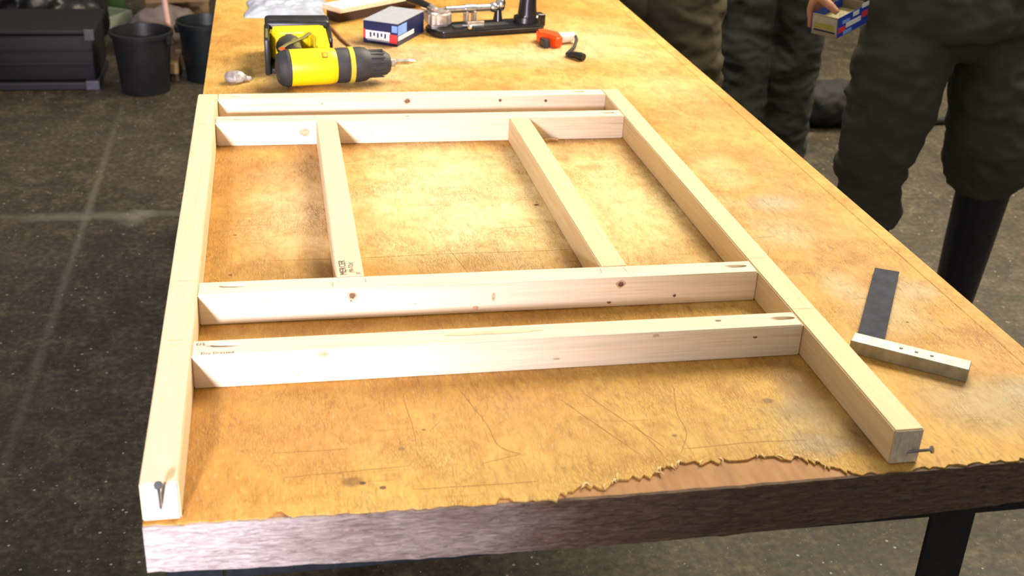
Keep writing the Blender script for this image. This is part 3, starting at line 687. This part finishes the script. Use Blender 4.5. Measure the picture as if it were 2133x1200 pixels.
b = ball((0, 0, .10), (.17, .14, .11), ball((.12, .05, .08), (.12, .10, .08)), 20); me = fuse(b, .015, 4); wrinkle(me, .014, 12, seed=8)
for vv in me.vertices: vv.co.z = max(.001, vv.co.z)
tag(obj('cloth_sack', me, plain('mauve_sack', (.17, .13, .12), .9, sc=25), None, (-.36, 4.86, 0), smooth='all'), 'crumpled mauve grey sack behind the front bucket', 'sack')
pl = empty('paint_tray', (-.74, 5.42, 0), 'pale grey green plastic tray on the floor beside the rubbish bag', 'tray', math.radians(-30))
TRAY = plain('tray_plastic', (.33, .37, .29), .5)
obj('tray_base', rbox(-.13, .13, -.10, .10, 0, .012, .003), TRAY, pl)
for a in ((-.13, .13, -.10, -.09), (-.13, .13, .09, .10), (-.13, -.12, -.09, .09), (.12, .13, -.09, .09)): obj('tray_wall', rbox(*a, .0125, .06, .002), TRAY, pl)
GRN = plain('green_plastic', (.05, .10, .035), .5)
tag(obj('green_block', lathe([(.05, 0), (.065, .002), (.07, .12), (.05, .13), (.02, .16), (.02, .17)], 24), GRN, None, (-.70, 5.70, 0), smooth=True), 'small green plastic bottle behind the grey green tray', 'bottle')
bpy.data.objects['green_block'].name = 'green_bottle'
tag(obj('paving_stone', rbox(-.16, .16, -.20, .20, 0, .03, .004), plain('pale_slab', (.30, .28, .22), .8, sc=30), None, (.03, 5.42, 0), (0, 0, .1)), 'pale concrete paving stone lying behind the half hidden bucket', 'paving stone')
tag(obj('paper_cup', lathe([(.028, 0), (.030, .002), (.038, .09), (.040, .092), (.036, .092), (.028, .005)], 24), WHITEC, None, (-.09, 5.36, .03), smooth=True), 'white cup standing on the pale paving stone', 'cup')

# ------------------------------------------------------------------ people standing beyond the bench
SKIN = plain('skin', (.52, .25, .15), .5, var=.12, sc=60, Subsurface_Weight=.1)
HAIR = plain('hair', (.035, .022, .014), .6, var=.3)
def fabric(name, col, var=.25):
    n = NT(name); f = n.noise(n.coord(), 7, 4); g_ = n.noise(n.coord('Object', (1, 1, .6)), 420, 2)
    n.bump(n.math('ADD', f, n.math('MULTIPLY', g_, .5)), .25, .003)
    return n.done(n.ramp(f, [(.3, tuple(a * (1 - var) for a in col)), (.7, tuple(a * (1 + var) for a in col))]), .88)
GREENT = fabric('dark_green_drill', (.046, .048, .031)); OLIVET = fabric('olive_brown_drill', (.075, .060, .030)); BLACKT = fabric('black_drill', (.026, .028, .022))
SHIRT1 = fabric('charcoal_shirt', (.03, .035, .04)); SHIRT2 = fabric('brown_shirt', (.09, .07, .05)); SHIRT3 = fabric('navy_shirt', (.02, .025, .05))
BOOT = plain('navy_rubber_boot', (.009, .010, .018), .42, var=.3); SHOE = plain('black_leather', (.012, .011, .010), .4)

def person(loc, rz, label, J, trous, shirt_m, boot_m, tr_rad, hem, boot_top, voxel=.007, hand=None, seed=0):
    """J: joints in the person's own frame (facing -y, x to the viewer's right)"""
    root = empty('person', loc, label, 'person', rz)
    V = lambda k: Vector(J[k])
    # body: one continuous surface
    b = bmesh.new()
    for s in 'RL':
        tube([V('hip' + s), V('hip' + s).lerp(V('knee' + s), .4), V('knee' + s), V('knee' + s).lerp(V('ank' + s), .3), V('ank' + s)], [.078, .072, .054, .053, .036], 14, up=(0, 1, 0), bm=b)
        tube([V('ank' + s) + Vector((0, .03, -.02)), V('ank' + s).lerp(V('toe' + s), .5) + Vector((0, 0, -.01)), V('toe' + s)], [.034, .034, .026], 12, bm=b)
        tube([V('sho' + s), V('sho' + s).lerp(V('elb' + s), .4), V('elb' + s), V('elb' + s).lerp(V('wri' + s), .35), V('wri' + s)], [.052, .046, .037, .037, .026], 14, up=(0, 1, .1), bm=b)
    hp = (V('hipR') + V('hipL')) / 2; sp = (V('shoR') + V('shoL')) / 2
    tube([hp + Vector((0, 0, .0)), hp + Vector((0, 0, .06)), hp.lerp(sp, .4), hp.lerp(sp, .75), sp + Vector((0, 0, .02)), sp + Vector((0, 0, .06))], [(.09, .08), (.145, .105), (.135, .10), (.16, .115), (.13, .085), (.06, .055)], 24, up=(0, -1, 0), bm=b)
    hd = V('head')
    tube([sp, sp.lerp(hd, .5), hd + Vector((0, .01, -.06))], [.062, .052, .055], 16, up=(0, -1, 0), bm=b)
    ball(hd, (.074, .094, .112), b, 24); ball(hd + Vector((0, -.025, -.05)), (.056, .062, .062), b, 20)
    ball(hd + Vector((0, -.098, -.018)), (.013, .018, .024), b, 12)
    for q in (-1, 1):
        ball(hd + Vector((q * .076, .005, -.01)), (.010, .018, .030), b, 12)
        ball(hd + Vector((q * .030, -.083, .020)), (.022, .012, .008), b, 10)
    for s in 'RL':
        w = V('wri' + s)
        if hand and s == 'R': hand(b, w)
        else:
            q = -1 if s == 'R' else 1
            tube([w, w + Vector((0, -.01, -.045)), w + Vector((0, -.015, -.085))], [(.022, .026), (.016, .040), (.013, .040)], 14, up=(1, 0, 0), bm=b)
            for i, L in enumerate((.068, .078, .072, .056)):
                r0 = w + Vector((0, -.045 + i * .0215, -.08))
                tube([r0, r0 + Vector((-q * .004, -.004, -L * .5)), r0 + Vector((-q * .02, -.004, -L))], [.0085, .008, .0065], 8, up=(0, 1, 0), bm=b)
            t0 = w + Vector((0, -.032, -.03))
            tube([t0, t0 + Vector((-q * .012, -.03, -.03)), t0 + Vector((-q * .014, -.032, -.06))], [.012, .010, .008], 8, up=(1, 0, 0), bm=b)
    body = obj('body', fuse(b, voxel, 3), SKIN, root, smooth='all')
    for q in (-1, 1):
        ey = obj('eye', ball(hd + Vector((q * .030, -.083, .008)), (.013, .009, .008), seg=12), plain('eye_white', (.7, .68, .64), .2), root, smooth='all')
        obj('iris', ball(hd + Vector((q * .030, -.0905, .008)), (.005, .003, .005), seg=8), HAIR, ey, smooth='all')
        obj('eyebrow', tube([hd + Vector((q * .014, -.093, .030)), hd + Vector((q * .030, -.094, .036)), hd + Vector((q * .048, -.083, .030))], [.003, .004, .002], 6), HAIR, root)
    obj('mouth', tube([hd + Vector((-.024, -.078, -.065)), hd + Vector((0, -.087, -.063)), hd + Vector((.024, -.078, -.065))], [.002, .0055, .002], 8), plain('lips', (.36, .12, .09), .5), root, smooth=True)
    hb_ = ball(hd + Vector((0, .016, .030)), (.081, .092, .098), ball(hd + Vector((0, .040, -.01)), (.075, .068, .085)), 24)
    me = fuse(hb_, .008, 2); wrinkle(me, .003, 60, seed=seed)
    obj('hair', me, HAIR, root, smooth='all')
    # trousers
    b = bmesh.new()
    for s in 'RL':
        P, Rr = tr_rad[s]
        tube(P, Rr, 24, up=(0, -1, 0), bm=b)
    P, Rr = tr_rad['hip']; tube(P, Rr, 30, up=(0, -1, 0), bm=b)
    me = fuse(b, .008, 5)
    wrinkle(me, .011, 4.6, (1, 1, 1.6), seed + 3.3); wrinkle(me, .006, 11, (1, 1, 1.7), seed + 9)
    obj('trousers', me, trous, root, smooth='all')
    obj('belt', tube([P[-1] + Vector((0, 0, -.02)), P[-1] + Vector((0, 0, .016))], [(Rr[-1][0] + .010, Rr[-1][1] + .010)] * 2, 30, up=(0, -1, 0)), SHOE, root, smooth=True)
    # shirt
    b = bmesh.new()
    tube([P[-1] + Vector((0, 0, -.01)), hp.lerp(sp, .4), hp.lerp(sp, .75), sp + Vector((0, 0, .02)), sp + Vector((0, 0, .055))], [(Rr[-1][0] + .004, Rr[-1][1] + .004), (.165, .13), (.18, .14), (.155, .105), (.075, .068)], 28, up=(0, -1, 0), bm=b)
    for s in 'RL':
        tube([V('sho' + s), V('sho' + s).lerp(V('elb' + s), .4), V('elb' + s), V('elb' + s).lerp(V('wri' + s), .4), V('elb' + s).lerp(V('wri' + s), .78)], [.070, .064, .054, .052, .044], 18, up=(0, 1, .1), bm=b)
    me = fuse(b, .011, 5); wrinkle(me, .007, 9, seed=seed + 1)
    obj('shirt', me, shirt_m, root, smooth='all')
    for s in 'RL':
        a = V('ank' + s); t = V('toe' + s); k = V('knee' + s); bt_ = boot_top
        b = bmesh.new()
        up_ = a.lerp(k, (bt_ - a.z) / (k.z - a.z))
        tube([Vector((a.x, a.y, .015)), a, a.lerp(up_, .5), up_], [(.046, .060), (.052, .056), (.062, .064), (.070, .072)], 20, up=(0, -1, 0), bm=b)
        tube([Vector((a.x, a.y + .05, .045)), Vector((a.x, a.y, .055)), Vector(((a.x + t.x) / 2, (a.y + t.y) / 2, .050)), Vector((t.x, t.y, .036)), Vector((t.x, t.y, .034)) + (t - a).normalized() * .03], [(.036, .040), (.045, .050), (.047, .046), (.046, .032), (.026, .022)], 18, up=(0, 0, 1), bm=b)
        me = fuse(b, .007, 3)
        for vv in me.vertices: vv.co.z = max(vv.co.z, .004)
        bo = obj('boot', me, boot_m, root, smooth='all')
        dirn = (Vector((t.x, t.y, 0)) - Vector((a.x, a.y, 0))); rzz = math.atan2(dirn.y, dirn.x)
        so = prism([(math.cos(q) * (.105 if math.cos(q) > 0 else .080) + (.065 if 1 else 0), math.sin(q) * (.047 if math.cos(q) > 0 else .042)) for q in [2 * math.pi * i / 24 for i in range(24)]], 0, .014, .002, 1)
        so.transform(Matrix.Translation((a.x, a.y, 0)) @ Matrix.Rotation(rzz, 4, 'Z')); obj('sole', so, RUBBER, bo)
    return root

def Vv(*p): return Vector(p)
# --- person A: dark green trousers tucked over rubber boots, facing the camera, box in the right hand
AO = Vector((1.79, 1.70, 0))
JA = {k: Vector(v) - AO for k, v in dict(hipR=(1.69, 1.72, .88), kneeR=(1.632, 1.68, .49), ankR=(1.655, 1.72, .09), toeR=(1.625, 1.59, .035), hipL=(1.89, 1.72, .88), kneeL=(1.955, 1.68, .49), ankL=(1.962, 1.72, .09), toeL=(1.99, 1.59, .035),
      shoR=(1.60, 1.73, 1.40), elbR=(1.450, 1.79, 1.165), wriR=(1.408, 1.720, 1.046), shoL=(1.98, 1.73, 1.40), elbL=(2.07, 1.77, 1.12), wriL=(2.09, 1.70, .88), head=(1.79, 1.69, 1.61)).items()}
K = Vector((1.430, 1.605, .895)); U = Vector((.106, .07, .02)); VV = Vector((-.0390, .0590, 0))
nB = VV.normalized()
def grip_hand(b, w):
    o = K + VV - AO
    top = .05
    pc = o + U * .34 + nB * .012 + Vector((0, 0, top + .034))
    tube([w, w.lerp(pc, .5), pc + Vector((0, 0, .012)), pc + Vector((0, 0, -.016))], [(.024, .028), (.030, .024), (.042, .019), (.043, .013)], 16, up=tuple(nB), bm=b)
    for i, L in enumerate((.062, .070, .066, .052)):
        t = .05 + .185 * i
        r0 = o + U * t + nB * .012 + Vector((0, 0, top + .022)); 
        tube([r0, r0 + nB * .004 + Vector((0, 0, -.022)), r0 - nB * .001 + Vector((0, 0, -.022 - L * .32)), r0 - nB * .0035 + Vector((0, 0, -.022 - L * .68))], [.0092, .0088, .0082, .0066], 10, up=tuple(U), bm=b)
    t0 = pc - U * .22 + Vector((0, 0, -.002))
    tube([t0, t0 - nB * .022 + Vector((-.004, 0, -.004)), t0 - nB * .044 + Vector((0, 0, -.016)), t0 - nB * .062 + Vector((.004, 0, -.030))], [.014, .012, .0105, .008], 10, bm=b)
trA = dict(R=([Vv(1.690, 1.715, .93) - AO, Vv(1.656, 1.70, .80) - AO, Vv(1.645, 1.685, .70) - AO, Vv(1.620, 1.675, .60) - AO, Vv(1.632, 1.685, .52) - AO, Vv(1.648, 1.70, .40) - AO], [(.118, .115), (.116, .112), (.104, .102), (.090, .092), (.083, .086), (.074, .076)]),
           L=([Vv(1.885, 1.715, .93) - AO, Vv(1.922, 1.70, .80) - AO, Vv(1.930, 1.685, .70) - AO, Vv(1.936, 1.675, .60) - AO, Vv(1.950, 1.685, .545) - AO, Vv(1.966, 1.695, .500) - AO], [(.118, .115), (.106, .110), (.102, .104), (.103, .104), (.098, .098), (.090, .092)]),
           hip=([Vv(1.79, 1.715, .835) - AO, Vv(1.79, 1.715, .91) - AO, Vv(1.79, 1.715, 1.02) - AO, Vv(1.79, 1.715, 1.08) - AO], [(.10, .08), (.235, .155), (.21, .15), (.19, .135)]))
person(AO, 0, 'person in dark green trousers and rubber boots holding a blue screw box', JA, GREENT, SHIRT1, BOOT, trA, .45, .515, voxel=.0048, hand=grip_hand, seed=0)

e = empty('screw_box', K, 'open blue and red printed screw box held in a hand', 'carton')
hb = .050
M4 = Matrix((U.normalized(), nB, U.normalized().cross(nB))).transposed().to_4x4(); lu, lv = U.length, VV.length
for ba in ((0, lu, 0, .0012, .0012, hb), (0, lu, lv - .0012, lv, .0012, hb), (0, .0012, .0012, lv - .0012, .0012, hb), (lu - .0012, lu, .0012, lv - .0012, .0012, hb)): cb('side_wall', BLUEC if ba[3] - ba[2] < .002 else KRAFT, *ba)
cb('bottom', KRAFT, 0, lu, 0, lv, 0, .0011)
cb('contents', plain('screws_fill', (.30, .25, .10), .5, .3, var=.4, sc=200), .0016, lu - .0016, .0016, lv - .0016, .0012, hb * .6)
cb('red_print', REDC, .002, .032, -.0007, 0, .012, .024); cb('white_band', WHITEC, .034, .098, -.0007, 0, .017, .029); cb('red_print', REDC, .102, lu - .002, -.0007, 0, .022, .036)
cb('light_print', LBLUE, .024, .060, -.0007, 0, .003, .012); cb('light_print', LBLUE, .018, .050, -.0007, 0, .030, .038); cb('white_print', WHITEC, .062, .088, -.0007, 0, .036, .047)
cb('paper_label', plain('label_paper', (.50, .46, .34), .7), -.0008, 0, .003, lv - .003, .010, .046); cb('label_print', plain('label_ink', (.42, .36, .08), .7), -.0011, -.0008, .008, lv - .008, .016, .030); cb('label_print', NAVYC, -.0011, -.0008, .006, lv - .006, .0105, .0145)
cb('flap', WHITEC, lu - .03, lu, -.0012, -.0002, hb - .004, hb + .006)

# --- two bystanders further along the bench
def stand(legspread, fwd, r_top, r_knee, r_hem, hem):
    J = dict(hipR=(-.09, 0, .90), kneeR=(-legspread, -fwd * .5 - .02, .50), ankR=(-legspread, -fwd, .09), toeR=(-legspread - .02, -fwd - .13, .035), hipL=(.09, 0, .90), kneeL=(legspread, fwd * .5 - .02, .50), ankL=(legspread, fwd, .09), toeL=(legspread + .02, fwd - .13, .035),
             shoR=(-.19, .01, 1.45), elbR=(-.27, .05, 1.19), wriR=(-.14, -.17, 1.20), shoL=(.19, .01, 1.45), elbL=(.27, .05, 1.19), wriL=(.14, -.19, 1.17), head=(0, -.03, 1.67))
    t = {}
    for s, q, f in (('R', -1, -fwd), ('L', 1, fwd)):
        t[s] = ([Vv(q * .09, 0, .94), Vv(q * (.09 + legspread) / 2, f * .2, .72), Vv(q * legspread, f * .5 - .01, .50), Vv(q * legspread, f * .8, .28), Vv(q * legspread, f, hem)], [(r_top, r_top), (r_top * .93, r_top * .95), (r_knee, r_knee), ((r_knee + r_hem) / 2,) * 2, (r_hem, r_hem)])
    t['hip'] = ([Vv(0, 0, .84), Vv(0, 0, .93), Vv(0, 0, 1.03), Vv(0, 0, 1.08)], [(.11, .09), (.195, .135), (.18, .13), (.165, .12)])
    return {k: Vector(v) for k, v in J.items()}, t
J, t = stand(.095, .10, .115, .110, .112, .07)
person((1.355, 2.66, 0), math.radians(-72), 'person in olive brown trousers standing close behind the far bench side', J, OLIVET, SHIRT2, SHOE, t, .07, .16, voxel=.008, seed=5)
J, t = stand(.085, .06, .112, .105, .104, .06)
person((1.855, 2.98, 0), math.radians(-22), 'person in black trousers standing between the olive and green trousers', J, BLACKT, SHIRT3, SHOE, t, .06, .16, voxel=.008, seed=11)
# dark bag and pipe on the floor behind them
b = ball((0, 0, .09), (.17, .11, .09), ball((.06, .02, .10), (.10, .09, .08)), 20); me = fuse(b, .012, 4); wrinkle(me, .012, 14, seed=4)
for vv in me.vertices: vv.co.z = max(.001, vv.co.z)
tag(obj('holdall_bag', me, plain('black_canvas', (.010, .010, .010), .8), None, (2.44, 3.62, 0), smooth='all'), 'black canvas bag on the floor between the two people', 'bag')
tag(obj('steel_pipe', tube([(2.70, 3.55, .016), (3.25, 3.60, .016)], .016, 14), DSTEEL, smooth=True), 'dark steel pipe lying on the floor behind the green trousers', 'pipe')
tag(obj('white_batten', rbox(-.22, .22, -.02, .02, 0, .03, .002), WHITEC, None, (3.25, 4.25, 0), (0, 0, math.radians(70))), 'short white batten lying on the floor far behind the legs', 'batten')
